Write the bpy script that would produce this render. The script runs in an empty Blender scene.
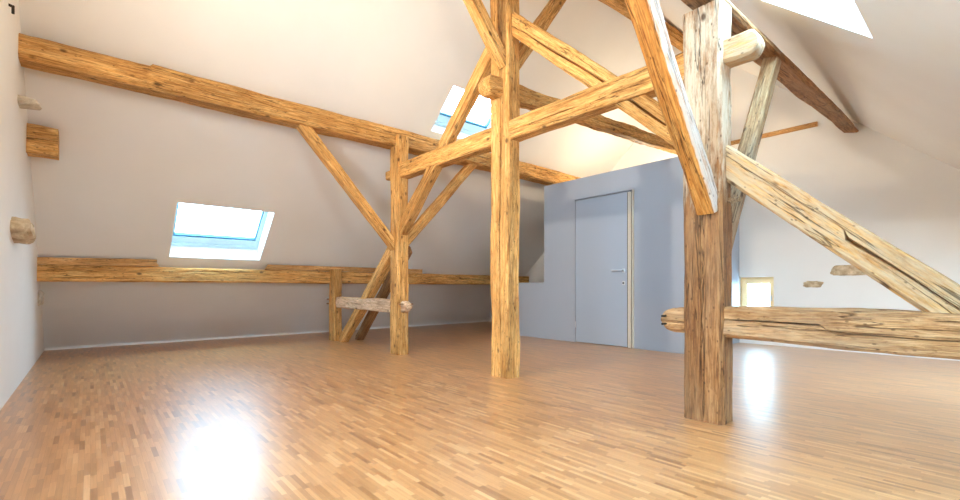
import bpy, bmesh, math, random
from mathutils import Vector, Matrix, noise

C = bpy.context.scene.collection
sc = bpy.context.scene

# ------------------------------------------------------------------ helpers
def tag(o, label=None, cat=None, group=None, kind=None):
    if label: o['label'] = label
    if cat: o['category'] = cat
    if group: o['group'] = group
    if kind: o['kind'] = kind
    return o

def link(name, bm, mat, parent=None, smooth=None, mw=None):
    me = bpy.data.meshes.new(name)
    bmesh.ops.recalc_face_normals(bm, faces=bm.faces)
    bm.to_mesh(me); bm.free()
    if smooth is not None:
        for p in me.polygons: p.use_smooth = True
        me.set_sharp_from_angle(angle=math.radians(smooth))
    if mat: me.materials.append(mat)
    o = bpy.data.objects.new(name, me); C.objects.link(o)
    if mw is not None: o.matrix_world = mw
    if parent is not None:
        o.parent = parent
        o.matrix_parent_inverse = parent.matrix_world.inverted()
    return o

def bx(bm, x0, x1, y0, y1, z0, z1, bev=0.0, T=None):
    v = [bm.verts.new((x, y, z)) for x in (x0, x1) for y in (y0, y1) for z in (z0, z1)]
    fs = [(0,1,3,2),(4,6,7,5),(0,4,5,1),(2,3,7,6),(0,2,6,4),(1,5,7,3)]
    faces = [bm.faces.new([v[i] for i in f]) for f in fs]
    if bev > 0:
        es = list({e for f in faces for e in f.edges})
        r = bmesh.ops.bevel(bm, geom=es, offset=bev, segments=2, profile=.5, affect='EDGES')
        v = list({q for f in r['faces'] for q in f.verts} | {q for q in v if q.is_valid})
    if T is not None:
        for q in v: q.co = T @ q.co
    return v

def cyl(bm, p0, p1, r, n=14, r1=None):
    p0, p1 = Vector(p0), Vector(p1); d = (p1 - p0).normalized()
    a = d.orthogonal().normalized(); b = d.cross(a); r1 = r if r1 is None else r1
    A, B = [], []
    for i in range(n):
        t = 2*math.pi*i/n; k = a*math.cos(t) + b*math.sin(t)
        A.append(bm.verts.new(p0 + k*r)); B.append(bm.verts.new(p1 + k*r1))
    for i in range(n):
        j = (i+1) % n
        bm.faces.new((A[i], A[j], B[j], B[i]))
    bm.faces.new(A[::-1]); bm.faces.new(B)

# ------------------------------------------------------------------ materials
class N:
    def __init__(s, name):
        s.m = bpy.data.materials.new(name); s.m.use_nodes = True
        s.t = s.m.node_tree; s.b = s.t.nodes['Principled BSDF']
    def n(s, typ, **kw):
        nd = s.t.nodes.new('ShaderNode' + typ)
        for k, v in kw.items():
            if k in nd.inputs: nd.inputs[k].default_value = v
            else: setattr(nd, k, v)
        return nd
    def l(s, a, b): s.t.links.new(a, b)
    def math(s, op, a, b=None):
        nd = s.n('Math', operation=op)
        for i, v in enumerate((a, b)):
            if v is None: continue
            if isinstance(v, (int, float)): nd.inputs[i].default_value = v
            else: s.l(v, nd.inputs[i])
        return nd.outputs[0]
    def ramp(s, fac, stops):
        r = s.n('ValToRGB'); e = r.color_ramp.elements
        while len(e) < len(stops): e.new(.5)
        for el, (p, c) in zip(e, stops): el.position = p; el.color = (*c, 1)
        s.l(fac, r.inputs[0]); return r.outputs[0]
    def mix(s, fac, a, b, mode='MIX'):
        nd = s.n('Mix', data_type='RGBA', blend_type=mode)
        for i, v in ((0, fac), (6, a), (7, b)):
            if isinstance(v, (int, float)): nd.inputs[i].default_value = v
            elif isinstance(v, tuple): nd.inputs[i].default_value = (*v, 1)
            else: s.l(v, nd.inputs[i])
        return nd.outputs[2]

def srgb(r, g, b):
    f = lambda c: (c/255/12.92 if c/255 <= .04045 else ((c/255+.055)/1.055)**2.4)
    return (f(r), f(g), f(b))

def wood(name, dark, mid, light, knot=srgb(62,36,18), weather=None, wamt=.0, rough=.66, lime_daylit=None, lime_daylit_col=srgb(214,198,174), fig=1.0):
    """old hewn softwood; lime_daylit = (axis, length, [(position, cover)...]) paints roof-window light and worn whitewash on that stretch"""
    k = N(name)
    tc = k.n('TexCoord'); oi = k.n('ObjectInfo')
    off = k.n('VectorMath', operation='SCALE'); off.inputs[0].default_value = (13.1, 7.7, 3.3)
    k.l(oi.outputs['Random'], off.inputs['Scale'])
    add = k.n('VectorMath', operation='ADD'); k.l(tc.outputs['Object'], add.inputs[0]); k.l(off.outputs[0], add.inputs[1])
    def mp(sx, sy, sz):
        m = k.n('Mapping'); m.inputs['Scale'].default_value = (sx, sy, sz); k.l(add.outputs[0], m.inputs[0]); return m.outputs[0]
    def nz(sx, syz, det, ro, dist=0.):
        t = k.n('TexNoise', Scale=1.0, Detail=det, Roughness=ro, Distortion=dist); k.l(mp(sx, syz, syz), t.inputs['Vector']); return t.outputs[0]
    g1 = nz(2.6, 34, 7.0, .68, 1.1)      # growth rings cut along the grain
    g2 = nz(9, 150, 3.0, .6)             # fibres
    g3 = nz(1.3, 4.5, 3.0, .55)          # broad tone
    g4 = nz(16, 46, 4.0, .7)             # adze marks, dirt
    c = k.ramp(g1, [(.32, dark), (.47, mid), (.66, light)])
    c = k.mix(.85, c, k.ramp(g3, [(.32, (.60, .55, .50)), (.62, (1.08, 1.07, 1.05))]), 'MULTIPLY')
    c = k.mix(.75, c, k.ramp(g2, [(.34, (.50, .44, .38)), (.56, (1.04, 1.04, 1.04))]), 'MULTIPLY')
    c = k.mix(.8, c, k.ramp(g4, [(.30, (.52, .45, .38)), (.45, (1, 1, 1))]), 'MULTIPLY')
    if weather:
        wf = k.ramp(nz(1.2, 7, 5.0, .65), [(.42, (0, 0, 0)), (.62, (1, 1, 1))])
        c = k.mix(k.math('MULTIPLY', wf, wamt), c, weather)
    if lime_daylit:  # pale mask: roof-window brightness painted into the colour, plus whitewash flecks
        ax, L, st = lime_daylit
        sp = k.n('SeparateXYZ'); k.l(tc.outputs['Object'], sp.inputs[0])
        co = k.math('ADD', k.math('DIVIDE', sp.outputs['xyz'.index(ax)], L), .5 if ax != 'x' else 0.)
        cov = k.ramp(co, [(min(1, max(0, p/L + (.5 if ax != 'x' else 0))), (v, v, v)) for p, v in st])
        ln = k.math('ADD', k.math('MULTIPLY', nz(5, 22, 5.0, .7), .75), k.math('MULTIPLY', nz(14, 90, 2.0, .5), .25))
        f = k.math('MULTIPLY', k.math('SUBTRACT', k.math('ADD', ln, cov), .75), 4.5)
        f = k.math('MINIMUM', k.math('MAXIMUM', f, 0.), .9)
        c = k.mix(f, c, lime_daylit_col)
    v = k.n('TexVoronoi', Scale=1.0, Randomness=1.0); k.l(mp(4.2, 7, 7), v.inputs['Vector'])
    kn = k.ramp(v.outputs['Distance'], [(.06, (1, 1, 1)), (.14, (0, 0, 0))])
    v2 = k.n('TexVoronoi', Scale=1.0, Randomness=1.0); k.l(mp(14, 24, 24), v2.inputs['Vector'])
    kn2 = k.ramp(v2.outputs['Distance'], [(.08, (1, 1, 1)), (.15, (0, 0, 0))])
    ab = k.math('ABSOLUTE', k.math('SUBTRACT', nz(.8, 17, 3.0, .5, .4), .56))
    cr = k.ramp(ab, [(.003, (1, 1, 1)), (.010, (0, 0, 0))])
    c = k.mix(k.math('MULTIPLY', kn, .8), c, knot)
    c = k.mix(k.math('MULTIPLY', kn2, .6), c, knot)
    c = k.mix(k.math('MULTIPLY', cr, .7), c, (knot[0]*.5, knot[1]*.5, knot[2]*.5))
    k.l(c, k.b.inputs['Base Color'])
    k.b.inputs['Roughness'].default_value = rough
    k.b.inputs['Specular IOR Level'].default_value = .25
    h = k.math('ADD', k.math('MULTIPLY', g1, .7), k.math('MULTIPLY', g2, .4))
    h = k.math('ADD', h, k.math('MULTIPLY', g4, .7))
    h = k.math('SUBTRACT', h, k.math('MULTIPLY', cr, .8))
    bp = k.n('Bump', Strength=.8, Distance=.014); k.l(h, bp.inputs['Height']); k.l(bp.outputs[0], k.b.inputs['Normal'])
    return k.m

def plaster(name, col, bump=.12, rough=.9):
    k = N(name)
    tc = k.n('TexCoord')
    n1 = k.n('TexNoise', Scale=1.6, Detail=4.0, Roughness=.55); k.l(tc.outputs['Object'], n1.inputs['Vector'])
    n2 = k.n('TexNoise', Scale=90.0, Detail=3.0, Roughness=.6); k.l(tc.outputs['Object'], n2.inputs['Vector'])
    c = k.mix(1.0, col, k.ramp(n1.outputs[0], [(.3, (.965, .962, .958)), (.7, (1, 1, 1))]), 'MULTIPLY')
    k.l(c, k.b.inputs['Base Color'])
    k.b.inputs['Roughness'].default_value = rough
    k.b.inputs['Specular IOR Level'].default_value = .2
    h = k.math('ADD', k.math('MULTIPLY', n1.outputs[0], 6.0), n2.outputs[0])
    bp = k.n('Bump', Strength=bump, Distance=.004); k.l(h, bp.inputs['Height']); k.l(bp.outputs[0], k.b.inputs['Normal'])
    return k.m

def simple(name, col, rough=.5, metal=0., spec=.4, nscale=30, namt=.05):
    k = N(name); tc = k.n('TexCoord')
    n1 = k.n('TexNoise', Scale=float(nscale), Detail=3.0); k.l(tc.outputs['Object'], n1.inputs['Vector'])
    c = k.mix(1.0, col, k.ramp(n1.outputs[0], [(.3, (1-namt,)*3), (.7, (1, 1, 1))]), 'MULTIPLY')
    k.l(c, k.b.inputs['Base Color'])
    k.b.inputs['Roughness'].default_value = rough; k.b.inputs['Metallic'].default_value = metal
    k.b.inputs['Specular IOR Level'].default_value = spec
    return k.m

def parquet(name):
    k = N(name); tc = k.n('TexCoord'); sp = k.n('SeparateXYZ'); k.l(tc.outputs['Object'], sp.inputs[0])
    X, Y = sp.outputs[0], sp.outputs[1]
    W, L = .021, .17
    xr = k.math('DIVIDE', X, W); row = k.math('FLOOR', xr); fx = k.math('FRACT', xr)
    wn = k.n('TexWhiteNoise', noise_dimensions='1D'); k.l(row, wn.inputs['W'])
    yr = k.math('ADD', k.math('DIVIDE', Y, L), k.math('MULTIPLY', wn.outputs[0], 17.0))
    col = k.math('FLOOR', yr); fy = k.math('FRACT', yr)
    cv = k.n('CombineXYZ'); k.l(row, cv.inputs[0]); k.l(col, cv.inputs[1])
    w2 = k.n('TexWhiteNoise', noise_dimensions='2D'); k.l(cv.outputs[0], w2.inputs['Vector'])
    c = k.ramp(w2.outputs[0], [(0, srgb(150,101,60)), (.1, srgb(172,121,76)), (.5, srgb(190,136,87)), (.85, srgb(199,146,96)), (1, srgb(210,161,111))])
    # grain inside each strip
    ofs = k.n('VectorMath', operation='SCALE'); ofs.inputs['Scale'].default_value = 9.0; k.l(w2.outputs[1], ofs.inputs[0])
    ad = k.n('VectorMath', operation='ADD'); k.l(tc.outputs['Object'], ad.inputs[0]); k.l(ofs.outputs[0], ad.inputs[1])
    mp = k.n('Mapping'); mp.inputs['Scale'].default_value = (130, 5, 1); k.l(ad.outputs[0], mp.inputs[0])
    g = k.n('TexNoise', Scale=1.0, Detail=3.0); k.l(mp.outputs[0], g.inputs['Vector'])
    c = k.mix(.6, c, k.ramp(g.outputs[0], [(.3, (.82, .79, .75)), (.65, (1.03, 1.03, 1.03))]), 'MULTIPLY')
    # joints
    jx = k.math('MINIMUM', fx, k.math('SUBTRACT', 1.0, fx)); jy = k.math('MINIMUM', fy, k.math('SUBTRACT', 1.0, fy))
    j = k.math('MAXIMUM', k.math('LESS_THAN', jx, .018), k.math('LESS_THAN', jy, .003))
    c = k.mix(k.math('MULTIPLY', j, .45), c, srgb(105,68,40))
    k.l(c, k.b.inputs['Base Color'])
    big = k.n('TexNoise', Scale=1.3, Detail=2.0); k.l(tc.outputs['Object'], big.inputs['Vector'])
    r = k.math('ADD', .31, k.math('MULTIPLY', w2.outputs[0], .10)); r = k.math('ADD', r, k.math('MULTIPLY', big.outputs[0], .06))
    k.l(r, k.b.inputs['Roughness'])
    k.b.inputs['Specular IOR Level'].default_value = .5
    k.b.inputs['Coat Weight'].default_value = .6; k.b.inputs['Coat Roughness'].default_value = .28
    h = k.math('SUBTRACT', k.math('ADD', k.math('MULTIPLY', g.outputs[0], .15), k.math('MULTIPLY', w2.outputs[0], .35)), j)
    bp = k.n('Bump', Strength=.16, Distance=.002); k.l(h, bp.inputs['Height']); k.l(bp.outputs[0], k.b.inputs['Normal'])
    return k.m

def glass(name):
    k = N(name); nt = k.t
    out = [n for n in nt.nodes if n.type == 'OUTPUT_MATERIAL'][0]
    tr = k.n('BsdfTransparent'); tr.inputs[0].default_value = (.95, .985, 1, 1)
    gl = k.n('BsdfGlossy'); gl.inputs['Roughness'].default_value = .02
    lw = k.n('LayerWeight', Blend=.5); mx = k.n('MixShader')
    fr = k.math('ADD', .04, k.math('MULTIPLY', k.math('POWER', lw.outputs['Facing'], 5.0), .9))
    k.l(fr, mx.inputs[0]); k.l(tr.outputs[0], mx.inputs[1]); k.l(gl.outputs[0], mx.inputs[2])
    k.l(mx.outputs[0], out.inputs[0]); nt.nodes.remove(k.b)
    return k.m

def stone(name, a, b):
    k = N(name); tc = k.n('TexCoord')
    n1 = k.n('TexNoise', Scale=14.0, Detail=6.0, Roughness=.65); k.l(tc.outputs['Object'], n1.inputs['Vector'])
    k.l(k.ramp(n1.outputs[0], [(.32, a), (.68, b)]), k.b.inputs['Base Color']); k.b.inputs['Roughness'].default_value = .9
    bp = k.n('Bump', Strength=.6, Distance=.02); k.l(n1.outputs[0], bp.inputs['Height']); k.l(bp.outputs[0], k.b.inputs['Normal'])
    return k.m

HD, HM, HL = srgb(164,110,54), srgb(220,164,94), srgb(238,194,128)
HONEY = wood('honey_timber', HD, HM, HL)
BROWN = wood('brown_timber', srgb(104,68,38), srgb(160,112,68), srgb(192,146,98), weather=srgb(172,144,112), wamt=.35)
DARKW = wood('dark_timber', srgb(92,58,32), srgb(140,94,56), srgb(172,124,80))
GREY  = wood('greyed_timber', srgb(118,78,46), srgb(180,134,88), srgb(210,170,124), weather=srgb(188,164,134), wamt=.45)
MAINP = wood('whitewashed_daylit_timber', srgb(98,62,34), srgb(158,108,64), srgb(190,142,94), weather=srgb(176,148,116), wamt=.25,
             lime_daylit=('x', 2.6, [(0, 0), (1.15, .05), (1.45, .36), (2.0, .42), (2.6, .40)]))  # upper post paled by painted-in skylight brightness, mixed with worn whitewash
STRUT = wood('whitewashed_daylit_strut_timber', HD, HM, HL, lime_daylit=('x', 4.0, [(0, 0), (2.25, .02), (2.45, .42), (3.0, .38), (3.5, .36)]), lime_daylit_col=srgb(200,174,140))  # stretch past the post carries painted skylight glow over worn whitewash
COLLAR = wood('collar_timber', HD, HM, HL, lime_daylit=('x', 4.2, [(0, 0), (3.3, .02), (3.9, .25), (4.0, .40), (4.2, .42)]), lime_daylit_col=srgb(196,180,154))  # knob end coloured pale to imitate light from the roof window
BRACEW = wood('side_daylit_timber', srgb(150,90,36), srgb(200,134,62), srgb(224,166,92), lime_daylit=('y', .14, [(-.07, 0), (.042, .0), (.052, .43), (.07, .46)]), lime_daylit_col=srgb(218,212,204))  # one side face coloured pale to imitate the roof window's light on it
TIEW  = wood('pale_pinkish_timber', srgb(176,140,110), srgb(224,190,158), srgb(240,214,188))
PALE  = wood('weathered_timber', srgb(112,82,54), srgb(158,124,88), srgb(186,156,120), weather=srgb(178,162,138), wamt=.5)
BOARD = wood('board_wood', srgb(196,140,80), srgb(218,166,106), srgb(232,188,132))
WIN_W = simple('window_wood', srgb(240,208,160), rough=.4, nscale=6, namt=.08)
WALL  = plaster('wall_plaster', (.83, .82, .80))
CEIL  = plaster('roof_plaster', (.83, .815, .79), bump=.06)
PART  = simple('grey_panel', srgb(165,173,186), rough=.45, nscale=2.5, namt=.025)
DOORM = simple('grey_door_panel', srgb(166,178,195), rough=.42, nscale=2.5, namt=.02)
JAMB  = simple('beige_metal', srgb(205,198,184), rough=.4)
WHITE = simple('white_paint', (.86, .86, .85), rough=.45)
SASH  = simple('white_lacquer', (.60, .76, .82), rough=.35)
GASK  = simple('blue_grey_seal', srgb(52,112,140), rough=.5)
GREYS = simple('grey_rubber', srgb(104,100,94), rough=.6)
STEEL = simple('brushed_steel', (.62, .63, .65), rough=.28, metal=1.0)
IRON  = simple('dark_iron', (.05, .045, .04), rough=.6, metal=.6)
FLOOR = parquet('strip_parquet')
GLASS = glass('window_glass')
STONE = stone('tan_stone', srgb(158,132,100), srgb(222,202,170))
STONEG = stone('grey_stone', srgb(172,160,140), srgb(226,216,198))

# ------------------------------------------------------------------ timber
def frame_of(p0, p1, up):
    x = (Vector(p1) - Vector(p0)).normalized()
    z = Vector(up); z = (z - x*z.dot(x)).normalized(); y = z.cross(x)
    m = Matrix((x, y, z)).transposed().to_4x4(); m.translation = Vector(p0)
    return m

SEED = [0]
def beam(name, label, cat, path, w, h, mat, up=(0,0,1), ch=.014, rough=.004, wob=.006, cracks=(), ends=(0,0),
         prof=None, group=None, parent=None, step=.05, cut=(0,0), big=None):
    """a hewn timber: w across, h along 'up'; side 0 = up, 1 = +y local, 2 = down, 3 = -y local"""
    SEED[0] += 17.31; sd = SEED[0]
    M = frame_of(path[0], path[-1], up); Mi = M.inverted()
    lp = [Mi @ Vector(p) for p in path]
    L = lp[-1].x
    n = max(4, int(L/step)); ss = [L*i/n for i in range(n+1)]
    for e, s0, sg in ((ends[0], 0, 1), (ends[1], L, -1)):
        if e: ss += [s0 + sg*e*q for q in (.02, .07, .15, .27, .42, .6, .8, 1.0)]
    if prof:
        for a in prof: ss.append(min(L, max(0, a[0])))
    ss = sorted(set(round(s, 4) for s in ss))
    bm = bmesh.new(); rings = []
    nz = lambda a, b, c=0.: noise.noise(Vector((a, b, c)))
    for s in ss:
        for i in range(len(lp)-1):
            if s <= lp[i+1].x or i == len(lp)-2:
                t = (s - lp[i].x)/max(1e-6, lp[i+1].x - lp[i].x); ctr = lp[i].lerp(lp[i+1], t); break
        sw = sh = 1.0; dz = 0.
        if prof:
            for a, b in zip(prof, prof[1:]):
                if a[0] <= s <= b[0]:
                    t = (s - a[0])/max(1e-6, b[0]-a[0]); sw = a[1]+(b[1]-a[1])*t; sh = a[2]+(b[2]-a[2])*t
                    if len(a) > 3: dz = a[3]+(b[3]-a[3])*t
            if s > prof[-1][0]:
                sw, sh = prof[-1][1:3]; dz = prof[-1][3] if len(prof[-1]) > 3 else 0.
        er = 1.0
        for e, s0 in ((ends[0], 0.), (ends[1], L)):
            if e:
                d = abs(s - s0)/e
                if d < 1: er = min(er, max(.12, math.sqrt(max(0, 1-(1-d)**2))))
        hw, hh = w/2*sw, h/2*sh*er
        cc = [max(.003, ch*(1 + 1.1*nz(s*1.7, sd+k*9.1))) for k in range(4)]   # 0:+y+z 1:+y-z 2:-y-z 3:-y+z
        cc = [min(c, hw*.6, hh*.6) for c in cc]
        if big: cc[big[0]] = min(big[1]*sh, hw*1.6, hh*1.7)
        sides = [((-hw+cc[3], hh), (hw-cc[0], hh)), ((hw, hh-cc[0]), (hw, -hh+cc[1])),
                 ((hw-cc[1], -hh), (-hw+cc[2], -hh)), ((-hw, -hh+cc[2]), (-hw, hh-cc[3]))]
        oy = wob*nz(s*.8, sd+31); oz = wob*nz(s*.8, sd+57)
        ring = []
        for k, (A, B) in enumerate(sides):
            g, e, dep = .5, .008, 0.
            for c in cracks:
                if c[0] == k and c[4]*L <= s <= c[5]*L:
                    u = (s/L - c[4])/max(1e-6, c[5]-c[4]); env = min(1, 6*u, 6*(1-u))
                    wd = c[2]*env*(.65+.7*abs(nz(s*2.3, sd+77)))
                    ln = math.dist(A, B) or 1e-6
                    e = max(.004, wd/2/ln); dep = c[3]*env
                    g = c[1] + .06*nz(s*.9, sd+k*5) + .02*nz(s*4.1, sd+k*3)
            inn = (0, 0-1) if k == 0 else (-1, 0) if k == 1 else (0, 1) if k == 2 else (1, 0)
            for j, t in enumerate((0., g*.5, g-e, g, g+e, (1+g)*.5, 1.)):
                y = A[0]+(B[0]-A[0])*t; z = A[1]+(B[1]-A[1])*t
                if j == 3: y += inn[0]*dep; z += inn[1]*dep
                f = rough*nz(s*3.1, y*14+sd, z*14) + rough*.6*nz(s*11, y*37+sd, z*37)
                y -= inn[0]*f; z -= inn[1]*f
                x = s
                if s == ss[0]: x += cut[0]*z
                if s == ss[-1]: x += cut[1]*z
                ring.append(bm.verts.new((x, ctr.y+y+oy, ctr.z+z+oz+dz)))
        rings.append(ring)
    m = len(rings[0])
    for r0, r1 in zip(rings, rings[1:]):
        for i in range(m):
            j = (i+1) % m
            bm.faces.new((r0[i], r0[j], r1[j], r1[i]))
    bm.faces.new(rings[0][::-1]); bm.faces.new(rings[-1])
    o = link(name, bm, mat, parent, smooth=34, mw=M)
    if label: tag(o, label, cat, group)
    return o

def peg(parent, p0, p1, r=.012, mat=None, name='peg', n=10):
    bm = bmesh.new(); cyl(bm, p0, p1, r, n=n, r1=r*.85)
    return link(name, bm, mat or BROWN, parent, smooth=40)

# ------------------------------------------------------------------ room shell
K = .87; TH = math.atan(K); cs, sn = math.cos(TH), math.sin(TH)
X0, X1 = -.45, 7.3; EL, ER, RY = 8.15, -2.15, 3.0; RZ = K*(EL-RY); LS = (EL-RY)/cs; RT = .30

def roof_T(left):
    up = Vector((0, -cs, sn)) if left else Vector((0, cs, sn))
    nn = Vector((0, sn, cs)) if left else Vector((0, -sn, cs))
    m = Matrix((Vector((1, 0, 0)), up, nn)).transposed().to_4x4(); m.translation = Vector((0, EL if left else ER, 0))
    return m
TL, TR = roof_T(True), roof_T(False)

def holed_slab(bm, xs, ys, holes, n0, n1, T):
    """slab between n0 and n1 with rectangular holes (x0,x1,y0,y1), walls of the holes included"""
    gx = sorted(set(list(xs) + [h[0] for h in holes] + [h[1] for h in holes]))
    gy = sorted(set(list(ys) + [h[2] for h in holes] + [h[3] for h in holes]))
    V = {}
    def v(x, y, n):
        key = (round(x, 5), round(y, 5), n)
        if key not in V: V[key] = bm.verts.new(T @ Vector((x, y, n)))
        return V[key]
    def solid(i, j):
        if i < 0 or j < 0 or i >= len(gx)-1 or j >= len(gy)-1: return False
        cx, cy = (gx[i]+gx[i+1])/2, (gy[j]+gy[j+1])/2
        return not any(h[0] < cx < h[1] and h[2] < cy < h[3] for h in holes)
    for i in range(len(gx)-1):
        for j in range(len(gy)-1):
            if not solid(i, j): continue
            a, b, c, d = gx[i], gx[i+1], gy[j], gy[j+1]
            for n in (n0, n1): bm.faces.new((v(a,c,n), v(b,c,n), v(b,d,n), v(a,d,n)))
            for (ii, jj, p, q) in ((i-1,j,(a,c),(a,d)), (i+1,j,(b,c),(b,d)), (i,j-1,(a,c),(b,c)), (i,j+1,(a,d),(b,d))):
                if not solid(ii, jj): bm.faces.new((v(*p,n0), v(*q,n0), v(*q,n1), v(*p,n1)))

zs = lambda z: z/sn
SKY_L = [(.745, 1.79, zs(1.198), zs(1.778)), (3.365, 4.41, zs(2.863), zs(3.284))]
SKY_R = [(2.46, 3.535, zs(2.302), zs(2.88)), (4.9, 5.95, zs(.90), zs(1.50)), (.9, 1.95, zs(.90), zs(1.50))]
bm = bmesh.new(); holed_slab(bm, (X0-.3, X1+.3), (-.1, LS), SKY_L, 0., RT, TL)
tag(link('ceiling_left', bm, CEIL), 'white sloping plaster ceiling rising from the far left eave with two roof windows', kind='structure')
bm = bmesh.new(); holed_slab(bm, (X0-.3, X1+.3), (-.1, LS), SKY_R, 0., RT, TR)
tag(link('ceiling_right', bm, CEIL), 'white sloping plaster ceiling at the upper right', kind='structure')

bm = bmesh.new(); bx(bm, X0-.3, X1+.3, ER-.3, EL+.3, -.2, 0)
tag(link('floor', bm, FLOOR), 'glossy strip parquet floor of light oak', kind='structure')

def gable(bm, x0, x1, hole=None, lean=0.):
    def prism(poly):
        A = [bm.verts.new((x0, y, z)) for y, z in poly]; B = [bm.verts.new((x1 + lean*z, y, z)) for y, z in poly]
        bm.faces.new(A); bm.faces.new(B[::-1])
        for i in range(len(poly)):
            j = (i+1) % len(poly); bm.faces.new((A[i], B[i], B[j], A[j]))
    e = .12
    rz = lambda y: min(K*(EL-y), K*(y-ER)) + e
    if not hole:
        prism([(ER-e, 0), (EL+e, 0), (RY, RZ+e)]); return
    y0, y1, z0, z1 = hole
    prism([(ER-e, 0), (y0, 0), (y0, rz(y0))]); prism([(y1, 0), (EL+e, 0), (RY, RZ+e), (y1, rz(y1))])
    prism([(y0, 0), (y1, 0), (y1, z0), (y0, z0)]); prism([(y0, z1), (y1, z1), (y1, rz(y1)), (y0, rz(y0))])

GW = (2.09, 2.585, .33, .972)
bm = bmesh.new(); gable(bm, X0-.3, X0, (1.05, 2.15, .95, 2.05), lean=.017)
tag(link('wall_left', bm, WALL), 'white rough plastered gable wall at the left edge', kind='structure')
bm = bmesh.new(); gable(bm, X1, X1+.3, GW)
tag(link('wall_right', bm, WALL), 'white gable wall at the far right with a small window', kind='structure')

# skirting
bm = bmesh.new(); bx(bm, X0, X1, EL-.055, EL-.04, 0, .03, T=None)
tag(link('baseboard_left', bm, WHITE), 'thin white skirting under the left roof slope', kind='structure')
bm = bmesh.new(); bx(bm, X1-.014, X1, ER+.05, 2.53, 0, .07)
tag(link('baseboard_right', bm, WHITE), 'white skirting along the right gable wall', kind='structure')

# ------------------------------------------------------------------ roof windows
def ringbox(bm, x0, x1, y0, y1, n0, n1, w, T, wb=None):
    if wb:
        bx(bm, x0, x0+w, y0, y1, n0, n1, T=T); bx(bm, x1-w, x1, y0, y1, n0, n1, T=T)
        bx(bm, x0+w, x1-w, y0, y0+wb, n0, n1, T=T); bx(bm, x0+w, x1-w, y1-w, y1, n0, n1, T=T); return
    bx(bm, x0, x0+w, y0, y1, n0, n1, T=T); bx(bm, x1-w, x1, y0, y1, n0, n1, T=T)
    bx(bm, x0+w, x1-w, y0, y0+w, n0, n1, T=T); bx(bm, x0+w, x1-w, y1-w, y1, n0, n1, T=T)

def roof_window(name, label, h, T):
    x0, x1, y0, y1 = h
    root = bpy.data.objects.new(name, None); C.objects.link(root)
    root.location = T @ Vector(((x0+x1)/2, y0, .25)); bpy.context.view_layer.update()
    tag(root, label, kind='structure')
    bm = bmesh.new(); ringbox(bm, x0+.001, x1-.001, y0+.001, y1-.001, .205, .30, .018, T, .045); link('frame', bm, SASH, root)
    bm = bmesh.new(); ringbox(bm, x0+.020, x1-.020, y0+.047, y1-.020, .222, .31, .022, T, .095); link('sash', bm, SASH, root)
    bm = bmesh.new(); ringbox(bm, x0+.0425, x1-.0425, y0+.1425, y1-.0425, .235, .275, .014, T, .026); link('seal', bm, GASK, root)
    bm = bmesh.new(); bx(bm, x0+.043, x1-.043, y0+.143, y1-.043, .262, .268, T=T); link('pane', bm, GLASS, root)
    return root
roof_window('window_1', 'low roof window in the left slope above the eaves purlin', SKY_L[0], TL)
roof_window('window_2', 'high roof window in the left slope partly behind the diagonal strut', SKY_L[1], TL)
roof_window('window_3', 'bright roof window in the right slope at the top edge', SKY_R[0], TR)
roof_window('window_4_added', 'added unseen roof window low in the right slope', SKY_R[1], TR)  # out of view, put in to light the right gable and floor
roof_window('window_5_added', 'added unseen roof window low in the right slope beside the viewpoint', SKY_R[2], TR)  # out of view, added as a light source near the camera

# small gable window
root = bpy.data.objects.new('window_6', None); C.objects.link(root); root.location = (X1+.2, 2.32, .35)
tag(root, 'small wooden gable window beyond the big post', kind='structure'); bpy.context.view_layer.update()
IY0, IY1, IZ0, IZ1 = GW
def yframe(bm, y0, y1, z0, z1, x0, x1, w):
    bx(bm, x0, x1, y0, y0+w, z0, z1, .003); bx(bm, x0, x1, y1-w, y1, z0, z1, .003)
    bx(bm, x0, x1, y0+w, y1-w, z0, z0+w, .003); bx(bm, x0, x1, y0+w, y1-w, z1-w, z1, .003)
bm = bmesh.new(); yframe(bm, IY0+.001, IY1-.001, IZ0+.001, IZ1-.001, X1+.20, X1+.27, .05); link('frame', bm, WIN_W, root)
bm = bmesh.new(); yframe(bm, IY0+.045, IY1-.045, IZ0+.045, IZ1-.045, X1+.17, X1+.23, .055); link('sash', bm, WIN_W, root)
bm = bmesh.new(); bx(bm, X1+.20, X1+.206, IY0+.10, IY1-.10, IZ0+.10, IZ1-.10); link('pane', bm, GLASS, root)
bm = bmesh.new(); bx(bm, X1+.15, X1+.17, IY0+.065, IY0+.08, .62, .70, .003); link('handle', bm, STEEL, root)

root = bpy.data.objects.new('window_7_added', None); C.objects.link(root); root.location = (X0-.2, 1.6, .95)  # invented window out of view, an opening for the cool lamp behind it
tag(root, 'added unseen wide wooden window in the left gable wall beside the viewpoint', kind='structure'); bpy.context.view_layer.update()
bm = bmesh.new(); yframe(bm, 1.051, 2.149, .951, 2.049, X0-.25, X0-.17, .06); link('frame', bm, WIN_W, root)
bm = bmesh.new(); bx(bm, X0-.213, X0-.207, 1.10, 2.10, 1.0, 2.0); link('pane', bm, GLASS, root)

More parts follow.
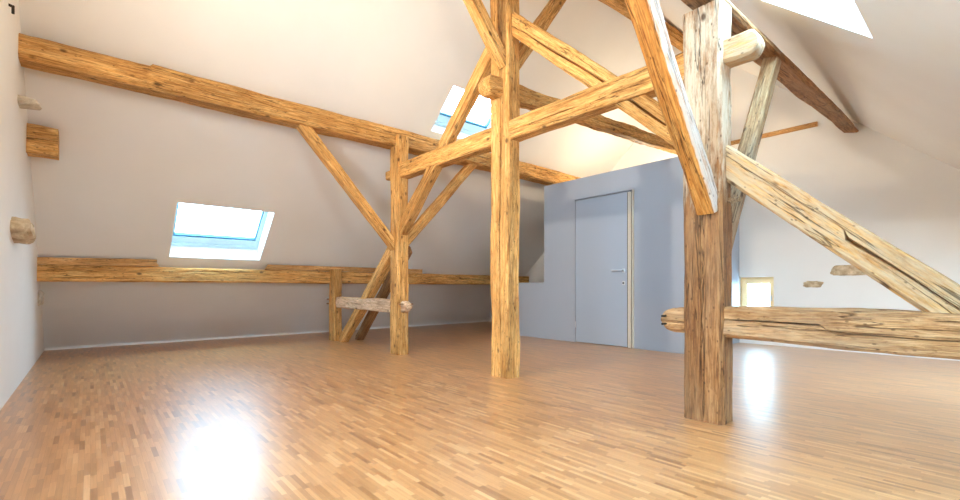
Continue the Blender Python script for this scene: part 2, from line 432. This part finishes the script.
# ------------------------------------------------------------------ grey cubicle, door, low wall
PX, PZ, PY0, PY1 = 5.5, 2.44, 2.535, 4.78
DY0, DY1, DZ = 3.20, 4.17, 2.13
bm = bmesh.new()
bx(bm, PX, PX+.08, DY1, PY1, 0, PZ); bx(bm, PX, PX+.08, PY0, DY0, 0, PZ); bx(bm, PX, PX+.08, DY0, DY1, DZ, PZ)
bx(bm, PX+.08, X1, PY0, PY0+.06, 0, PZ); bx(bm, PX+.08, X1, PY1-.06, PY1, 0, PZ); bx(bm, PX+.08, X1, PY0+.06, PY1-.06, PZ-.06, PZ)
tag(link('wall_partition', bm, PART), 'pale blue grey panel cubicle at the back holding the door', kind='structure')
bm = bmesh.new(); bx(bm, PX+.02, PX+.10, PY1, 6.0, 0, .885, .004); bx(bm, PX+.012, PX+.108, PY1, 6.0, .885, .90, .003)
tag(link('wall_low', bm, PART), 'low grey panel wall left of the grey cubicle', kind='structure')

root = bpy.data.objects.new('door_1', None); C.objects.link(root); root.location = (PX, 3.73, 0); bpy.context.view_layer.update()
tag(root, 'flush pale grey door with lever handle in the grey cubicle', kind='structure')
bm = bmesh.new(); bx(bm, PX+.004, PX+.05, 3.302, DY1-.006, .008, 2.108, .002); leaf = link('door_leaf', bm, DOORM, root)
bm = bmesh.new(); bx(bm, PX-.020, PX+.06, 3.238, 3.284, 0, 2.105, .004); bx(bm, PX-.020, PX+.06, DY0+.004, 3.222, 0, 2.128, .003); link('door_jamb', bm, JAMB, root)
bm = bmesh.new(); bx(bm, PX-.004, PX+.06, 3.222, 3.238, 0, 2.10); bx(bm, PX-.006, PX+.05, 3.285, 3.301, 0, 2.105); link('door_seal', bm, GREYS, root)
bm = bmesh.new(); bx(bm, PX+.03, PX+.06, 3.284, DY1, 2.112, 2.128, 0); bx(bm, PX+.055, PX+.06, 3.284, DY1, 0, 2.112); link('door_stop', bm, PART, root)
hd = bpy.data.objects.new('handle', None)
bm = bmesh.new(); bx(bm, PX-.008, PX+.004, 3.335, 3.375, 1.02, 1.075, .003); bx(bm, PX-.008, PX+.004, 3.335, 3.375, .85, .905, .003)
pl = link('escutcheon', bm, STEEL, root)
bm = bmesh.new(); cyl(bm, (PX-.055, 3.355, 1.05), (PX-.006, 3.355, 1.05), .010); cyl(bm, (PX-.05, 3.345, 1.05), (PX-.05, 3.515, 1.05), .011)
link('lever', bm, STEEL, pl, smooth=40)
bm = bmesh.new(); cyl(bm, (PX-.016, 3.355, .878), (PX-.008, 3.355, .878), .012); link('lock_cylinder', bm, IRON, pl)
bm = bmesh.new(); cyl(bm, (PX-.006, DY1-.012, .22), (PX-.006, DY1-.012, .31), .008); link('hinge', bm, STEEL, root)

# ------------------------------------------------------------------ the timber frame
XF = 2.805
DN = (0, 0, 1)
pA = beam('timber_post', 'honey brown square post tied to the short stub post near the far eave', 'post',
     [(2.875, 4.835, 0), (2.875, 4.835, 2.66)], .20, .15, HONEY, up=(-1,0,0), cracks=[(1,.5,.006,.02,.1,.95)], group='posts of the roof frame')
pB = beam('timber_post', 'tall honey coloured post in the middle of the room with a long vertical crack', 'post',
     [(2.884, 2.975, 0), (2.884, 2.985, 4.02)], .238, .165, HONEY, up=(-1,0,0), ch=.018, rough=.007,
     cracks=[(0,.40,.017,.05,.0,.80),(3,.5,.007,.02,.05,.9)], group='posts of the roof frame')
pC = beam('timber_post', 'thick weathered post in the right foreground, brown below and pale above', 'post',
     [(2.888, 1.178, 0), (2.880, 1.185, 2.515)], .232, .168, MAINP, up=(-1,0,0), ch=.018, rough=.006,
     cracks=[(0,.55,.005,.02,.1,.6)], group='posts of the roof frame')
pD = beam('timber_post', 'short stub post standing against the low eaves purlin', 'post',
     [(2.87, 6.73, 0), (2.87, 6.73, 1.10)], .20, .13, HONEY, up=(-1,0,0), group='posts of the roof frame')

# purlins
beam('purlin', 'long honey brown purlin under the left roof slope at the upper left', 'beam',
     [(X0, 4.90, 2.63), (X1, 4.90, 2.64)], .22, .19, HONEY, ch=.02, rough=.007,
     prof=[(0,1,1,0),(.84,1,1,0),(.86,1,1.12,.01),(7.75,1,1.12,.01)], cracks=[(3,.55,.006,.02,.1,.3),(3,.5,.010,.03,.3,.5),(3,.5,.006,.02,.52,.8)])
pe = beam('eaves_purlin', 'low horizontal purlin running along the left slope below the roof window', 'beam',
     [(X0, 6.87, .975), (X1, 6.87, .975)], .18, .185, HONEY, rough=.006, cracks=[(3,.75,.006,.02,.02,.3)])
beam('plank', 'flat pale plank on the eaves purlin beside the left gable wall', 'plank',
     [(X0, 6.785, 1.105), (.62, 6.785, 1.118)], .03, .085, BOARD, ch=.003, rough=.002, wob=.003, cut=(0,-.5), prof=[(0,1,.9),(.5,1,1.),(1.07,1,1.0)], group='planks on the eaves purlin')
beam('plank', 'flat pale plank on the eaves purlin behind the stub post', 'plank',
     [(1.88, 6.785, 1.106), (4.5, 6.785, 1.106)], .03, .075, BOARD, ch=.003, rough=.002, wob=.003, cut=(.6,0), group='planks on the eaves purlin')
beam('purlin', 'dark brown purlin tight under the right roof slope above the foreground post', 'beam',
     [(X0, 1.16, 2.615), (2.9, 1.16, 2.615), (4.2, 1.16, 2.655), (5.0, 1.17, 2.70), (6.6, 1.20, 2.80), (X1, 1.23, 2.84)], .21, .16, BROWN, up=(0,-.25,1), ch=.018, rough=.005,
     big=(3, .13), prof=[(0,1,1),(5.4,1,1),(7.75,.8,.75)], cracks=[(2,.5,.008,.02,.4,.6)])
beam('ridge_purlin', 'ridge purlin at the roof peak seen at the top behind the foreground brace', 'beam',
     [(X0, RY, 4.10), (2.9, RY, 4.10), (4.55, RY, 4.24), (X1, RY, 4.40)], .14, .15, HONEY)
beam('rail', 'slanting long rail from the middle post towards the grey cubicle with a knob end', 'beam',
     [(2.63, 2.995, 2.615), (2.9, 2.995, 2.625), (X1, 3.10, 2.90)], .13, .155, HONEY, ch=.02, rough=.012, ends=(.07, 0),
     prof=[(0,1.1,1.1),(.17,1.1,1.1),(.2,1,1),(4.6,.9,.9)], cracks=[(3,.5,.008,.02,.08,.6)])

# cross beams in the truss
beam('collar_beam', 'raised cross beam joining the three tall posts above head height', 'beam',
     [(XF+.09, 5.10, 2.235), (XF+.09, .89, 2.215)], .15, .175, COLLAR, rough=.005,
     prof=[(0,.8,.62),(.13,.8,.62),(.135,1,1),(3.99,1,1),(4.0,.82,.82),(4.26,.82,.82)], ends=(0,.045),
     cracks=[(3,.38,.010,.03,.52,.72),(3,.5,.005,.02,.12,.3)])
tC = beam('tie_beam', 'heavy horizontal tie beam at hip height passing through the right foreground post', 'beam',
     [(XF+.087, 1.455, .603), (XF+.087, -1.40, .603)], .15, .195, GREY, rough=.007, ch=.016,
     prof=[(0,.85,.80),(.26,.85,.80),(.28,1,.92),(.9,1,1.02),(2.85,1,1.02)], ends=(.09,0),
     cracks=[(3,.60,.014,.04,.10,.50),(3,.38,.009,.03,.3,.62),(3,.5,.018,.05,.5,.95)])
tA = beam('tie_beam', 'short pale tie beam between the stub post and the far eave post', 'beam',
     [(XF+.075, 6.80, .595), (XF+.075, 4.62, .585)], .12, .165, TIEW, rough=.005,
     prof=[(0,.9,.7),(.18,.9,.7),(.2,1,1),(1.95,1,1),(1.97,.75,.85),(2.18,.75,.85)], ends=(0,.09))
for dz in (.035, -.035):
    peg(tA, (2.83, 6.76, .60+dz), (2.83, 6.96, .60+dz), .012)
peg(tA, (2.78, 4.68, .615), (2.97, 4.68, .615), .010)
for dy, dz in ((.24, .045), (.24, -.04)):
    peg(tC, (2.78, 1.455-.235+.20, .603+dz*.6), (2.83, 1.455-.235+.20, .603+dz*.6), .008, IRON)

# long inclined struts
beam('strut', 'long slanting strut leaning from the stub post up to the middle post', 'strut',
     [(2.885, 6.50, 0.0), (2.885, 5.07, 1.22), (2.885, 3.06, 3.14)], .12, .13, HONEY, rough=.005, cut=(1.0,0), cracks=[(3,.5,.006,.02,.3,.9)], group='slanting struts')
beam('strut', 'short brown strut leaning behind the long one towards the far eave post', 'strut',
     [(3.20, 6.62, 0.0), (3.03, 4.90, 1.30)], .11, .12, BROWN, rough=.005, cut=(1.0,0), group='slanting struts')
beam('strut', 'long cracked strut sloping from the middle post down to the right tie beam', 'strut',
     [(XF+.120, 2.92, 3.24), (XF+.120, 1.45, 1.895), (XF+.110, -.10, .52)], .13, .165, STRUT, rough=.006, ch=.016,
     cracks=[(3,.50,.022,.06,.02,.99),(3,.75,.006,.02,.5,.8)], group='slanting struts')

# knee braces
g = 'knee braces'
bw = .115
beam('knee_brace', 'straight honey brace from the far eave post up left to the upper left purlin', 'brace',
     [(2.86, 4.885, 1.29), (1.80, 4.885, 2.45), (1.70, 4.885, 2.56)], .11, bw, HONEY, group=g)
beam('knee_brace', 'brace from the far eave post up right to the purlin', 'brace',
     [(2.92, 4.885, 1.32), (3.10, 4.885, 1.51), (4.12, 4.885, 2.60)], .11, bw, HONEY, group=g)
beam('knee_brace', 'brace from the middle post up left towards the ridge', 'brace',
     [(2.83, 2.94, 2.82), (2.44, 2.94, 3.28), (1.75, 2.97, 4.08)], .11, .125, HONEY, cracks=[(3,.5,.016,.04,.02,.8)], group=g)
beam('knee_brace', 'brace from the middle post up right towards the ridge, crossing behind the cracked strut', 'brace',
     [(2.93, 2.98, 2.80), (3.65, 2.98, 3.78), (3.85, 2.98, 4.06)], .11, .125, HONEY, cracks=[(3,.5,.008,.03,.1,.9)], group=g)
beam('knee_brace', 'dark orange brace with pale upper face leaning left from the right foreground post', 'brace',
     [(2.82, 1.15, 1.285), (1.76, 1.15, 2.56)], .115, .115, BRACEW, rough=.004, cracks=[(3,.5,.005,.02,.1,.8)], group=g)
beam('knee_brace', 'pale brace behind the right foreground post leaning right to the dark purlin', 'brace',
     [(2.96, 1.14, 1.02), (3.24, 1.14, 1.46), (3.96, 1.14, 2.56)], .105, .105, PALE, group=g)
# peg and notch block on the foreground post
peg(pC, (2.90, 1.08, 1.335), (2.90, 1.00, 1.335), .018, PALE)

# ------------------------------------------------------------------ things set in the walls
beam('beam_stub', 'sawn off timber stub sticking out of the left gable wall', 'beam',
     [(X0-.05, 5.56, 2.10), (-.215, 5.56, 2.10)], .2, .25, HONEY, rough=.010, ch=.016, wob=.012, cracks=[(3,.55,.012,.03,.05,.99)])

def rock(name, label, loc, dims, mat, seed, rot=0., wedge=0., cat='stone'):
    bm = bmesh.new(); bmesh.ops.create_icosphere(bm, subdivisions=4, radius=1)
    for v in bm.verts:
        d = v.co.normalized()
        q = Vector((math.copysign(abs(d.x)**.6, d.x), math.copysign(abs(d.y)**.6, d.y), math.copysign(abs(d.z)**.6, d.z)))
        f = 1 + .22*noise.noise(d*1.8 + Vector((seed,)*3)) + .10*noise.noise(d*5 + Vector((seed*2,)*3))
        q *= f
        if wedge: q.z *= 1 - wedge*(q.x*.5+.5)
        v.co = Vector((q.x*dims[0]/2, q.y*dims[1]/2, q.z*dims[2]/2))
    o = link(name, bm, mat, None, smooth=50)
    o.location = loc; o.rotation_euler = (rot, 0, 0)
    return tag(o, label, cat, 'stones set in the walls')
rock('wall_stone', 'flat wedge of pale stone jutting from the left gable wall above the timber stub', (X0+.045, 4.91, 2.235), (.22, .20, .10), STONEG, 3.1, wedge=.6)
rock('wall_stone', 'rough tan stone jutting from the left gable wall below the timber stub', (X0+.035, 4.76, 1.235), (.19, .34, .16), STONE, 5.7, rot=-.15)
rock('wall_stone', 'small grey stone low in the left gable wall near the corner', (X0, 7.1, .70), (.10, .30, .17), STONEG, 8.2)
rock('wall_stone', 'small oval stone flush in the right gable wall', (X1, 1.634, .86), (.05, .21, .085), STONE, 11.3)
rock('wall_stone', 'longer tan stone in the right gable wall just behind the cracked strut', (X1, 1.22, 1.04), (.06, .42, .14), STONE, 14.9, rot=-.05)
beam('lath', 'thin wooden lath fixed level high on the right gable wall', 'lath',
     [(X1-.02, 2.75, 2.985), (X1-.02, 1.58, 2.985)], .04, .055, BOARD, ch=.004, rough=.003)
bm = bmesh.new(); cyl(bm, (X0+.03, 4.25, 2.67), (X0+.070, 4.25, 2.66), .009); cyl(bm, (X0+.066, 4.25, 2.668), (X0+.066, 4.25, 2.615), .008)
tag(link('wall_hook', bm, IRON, smooth=40), 'small dark iron hook high on the left gable wall', 'hook')

# ------------------------------------------------------------------ light
w = bpy.data.worlds.new('sky'); sc.world = w; w.use_nodes = True
bg = w.node_tree.nodes['Background']; bg.inputs[0].default_value = (.46, .76, 1.0, 1); bg.inputs[1].default_value = 26.0

def portal(h, T):
    l = bpy.data.lights.new('daylight_portal', 'AREA'); l.shape = 'RECTANGLE'; l.size = h[1]-h[0]; l.size_y = h[3]-h[2]; l.cycles.is_portal = True
    o = bpy.data.objects.new('daylight_portal', l); C.objects.link(o)
    m = T.copy(); m.translation = T @ Vector(((h[0]+h[1])/2, (h[2]+h[3])/2, .33)); o.matrix_world = m
for h in SKY_L: portal(h, TL)

def lamp(loc, energy, col, r):
    l = bpy.data.lights.new('lamp', 'POINT'); l.energy = energy; l.color = col; l.shadow_soft_size = r
    o = bpy.data.objects.new('lamp', l); C.objects.link(o); o.location = loc; return o
def area(loc, direction, energy, col, size):
    l = bpy.data.lights.new('lamp', 'AREA'); l.shape = 'DISK'; l.size = size; l.energy = energy; l.color = col
    o = bpy.data.objects.new('lamp', l); C.objects.link(o); o.location = loc
    o.rotation_euler = Vector(direction).to_track_quat('-Z', 'Y').to_euler(); return o
def daylight_fill(h, T, energy, col):
    """area lamp added outside a roof window to fill in for sky light"""
    l = bpy.data.lights.new('daylight_fill', 'AREA'); l.shape = 'RECTANGLE'; l.size = h[1]-h[0]-.1; l.size_y = h[3]-h[2]-.1; l.energy = energy; l.color = col
    o = bpy.data.objects.new('daylight_fill', l); C.objects.link(o)
    m = T.copy(); m.translation = T @ Vector(((h[0]+h[1])/2, (h[2]+h[3])/2, .36)); o.matrix_world = m
#LIGHTS
lamp((1.2, 3.0, 3.3), 25, (1, .88, .62), .09)
area((-.3, 3.05, 2.55), (1, 0, -.05), 28, (.98, .86, .72), .12)
l = bpy.data.lights.new('lamp', 'SPOT'); l.energy = 260; l.color = (1, .86, .66); l.shadow_soft_size = .045; l.spot_size = math.radians(78); l.spot_blend = .7
o = bpy.data.objects.new('lamp', l); C.objects.link(o); o.location = (-.3, 3.05, 2.5); o.rotation_euler = Vector((5.8, .4, -.6)).to_track_quat('-Z', 'Y').to_euler()
area((1.1, .3, 1.95), (.15, 1, .12), 26, (1, .90, .72), .35)  # unseen fill lamp added to brighten the left slope
lamp((6.3, 3.6, 2.58), 54, (1, .82, .56), .06)
daylight_fill(SKY_R[0], TR, 22, (.68, .86, 1))
daylight_fill(SKY_R[1], TR, 70, (.74, .91, 1))  # lamp outside the added low window
daylight_fill(SKY_R[2], TR, 60, (.45, .74, 1))  # lamp outside the added window near the camera
l = bpy.data.lights.new('daylight_fill', 'AREA'); l.shape = 'RECTANGLE'; l.size = .98; l.size_y = .98; l.energy = 34; l.color = (.70, .87, 1)  # cool fill lamp behind the added gable window
o = bpy.data.objects.new('daylight_fill', l); C.objects.link(o); o.location = (X0-.08, 1.6, 1.5); o.rotation_euler = Vector((1, 0, 0)).to_track_quat('-Z', 'Y').to_euler()
#END

# ------------------------------------------------------------------ camera
cam = bpy.data.cameras.new('camera'); cam.sensor_width = 36; cam.lens = 450/960*36; cam.shift_y = 38/960; cam.clip_start = .02
co = bpy.data.objects.new('camera', cam); C.objects.link(co)
fwd = Vector((.6547, .7559, 0)).normalized()
r = Vector((fwd.y, -fwd.x, 0)); m = Matrix((r, Vector((0,0,1)), -fwd)).transposed().to_4x4(); m.translation = Vector((0, 0, .81))
co.matrix_world = m
sc.camera = co

sc.view_settings.view_transform = 'Standard'; sc.view_settings.look = 'None'
sc.view_settings.gamma = 1; sc.view_settings.use_curve_mapping = False
sc.view_settings.exposure = 0.0
sc.cycles.diffuse_bounces = 8
sc.cycles.sample_clamp_indirect = 8
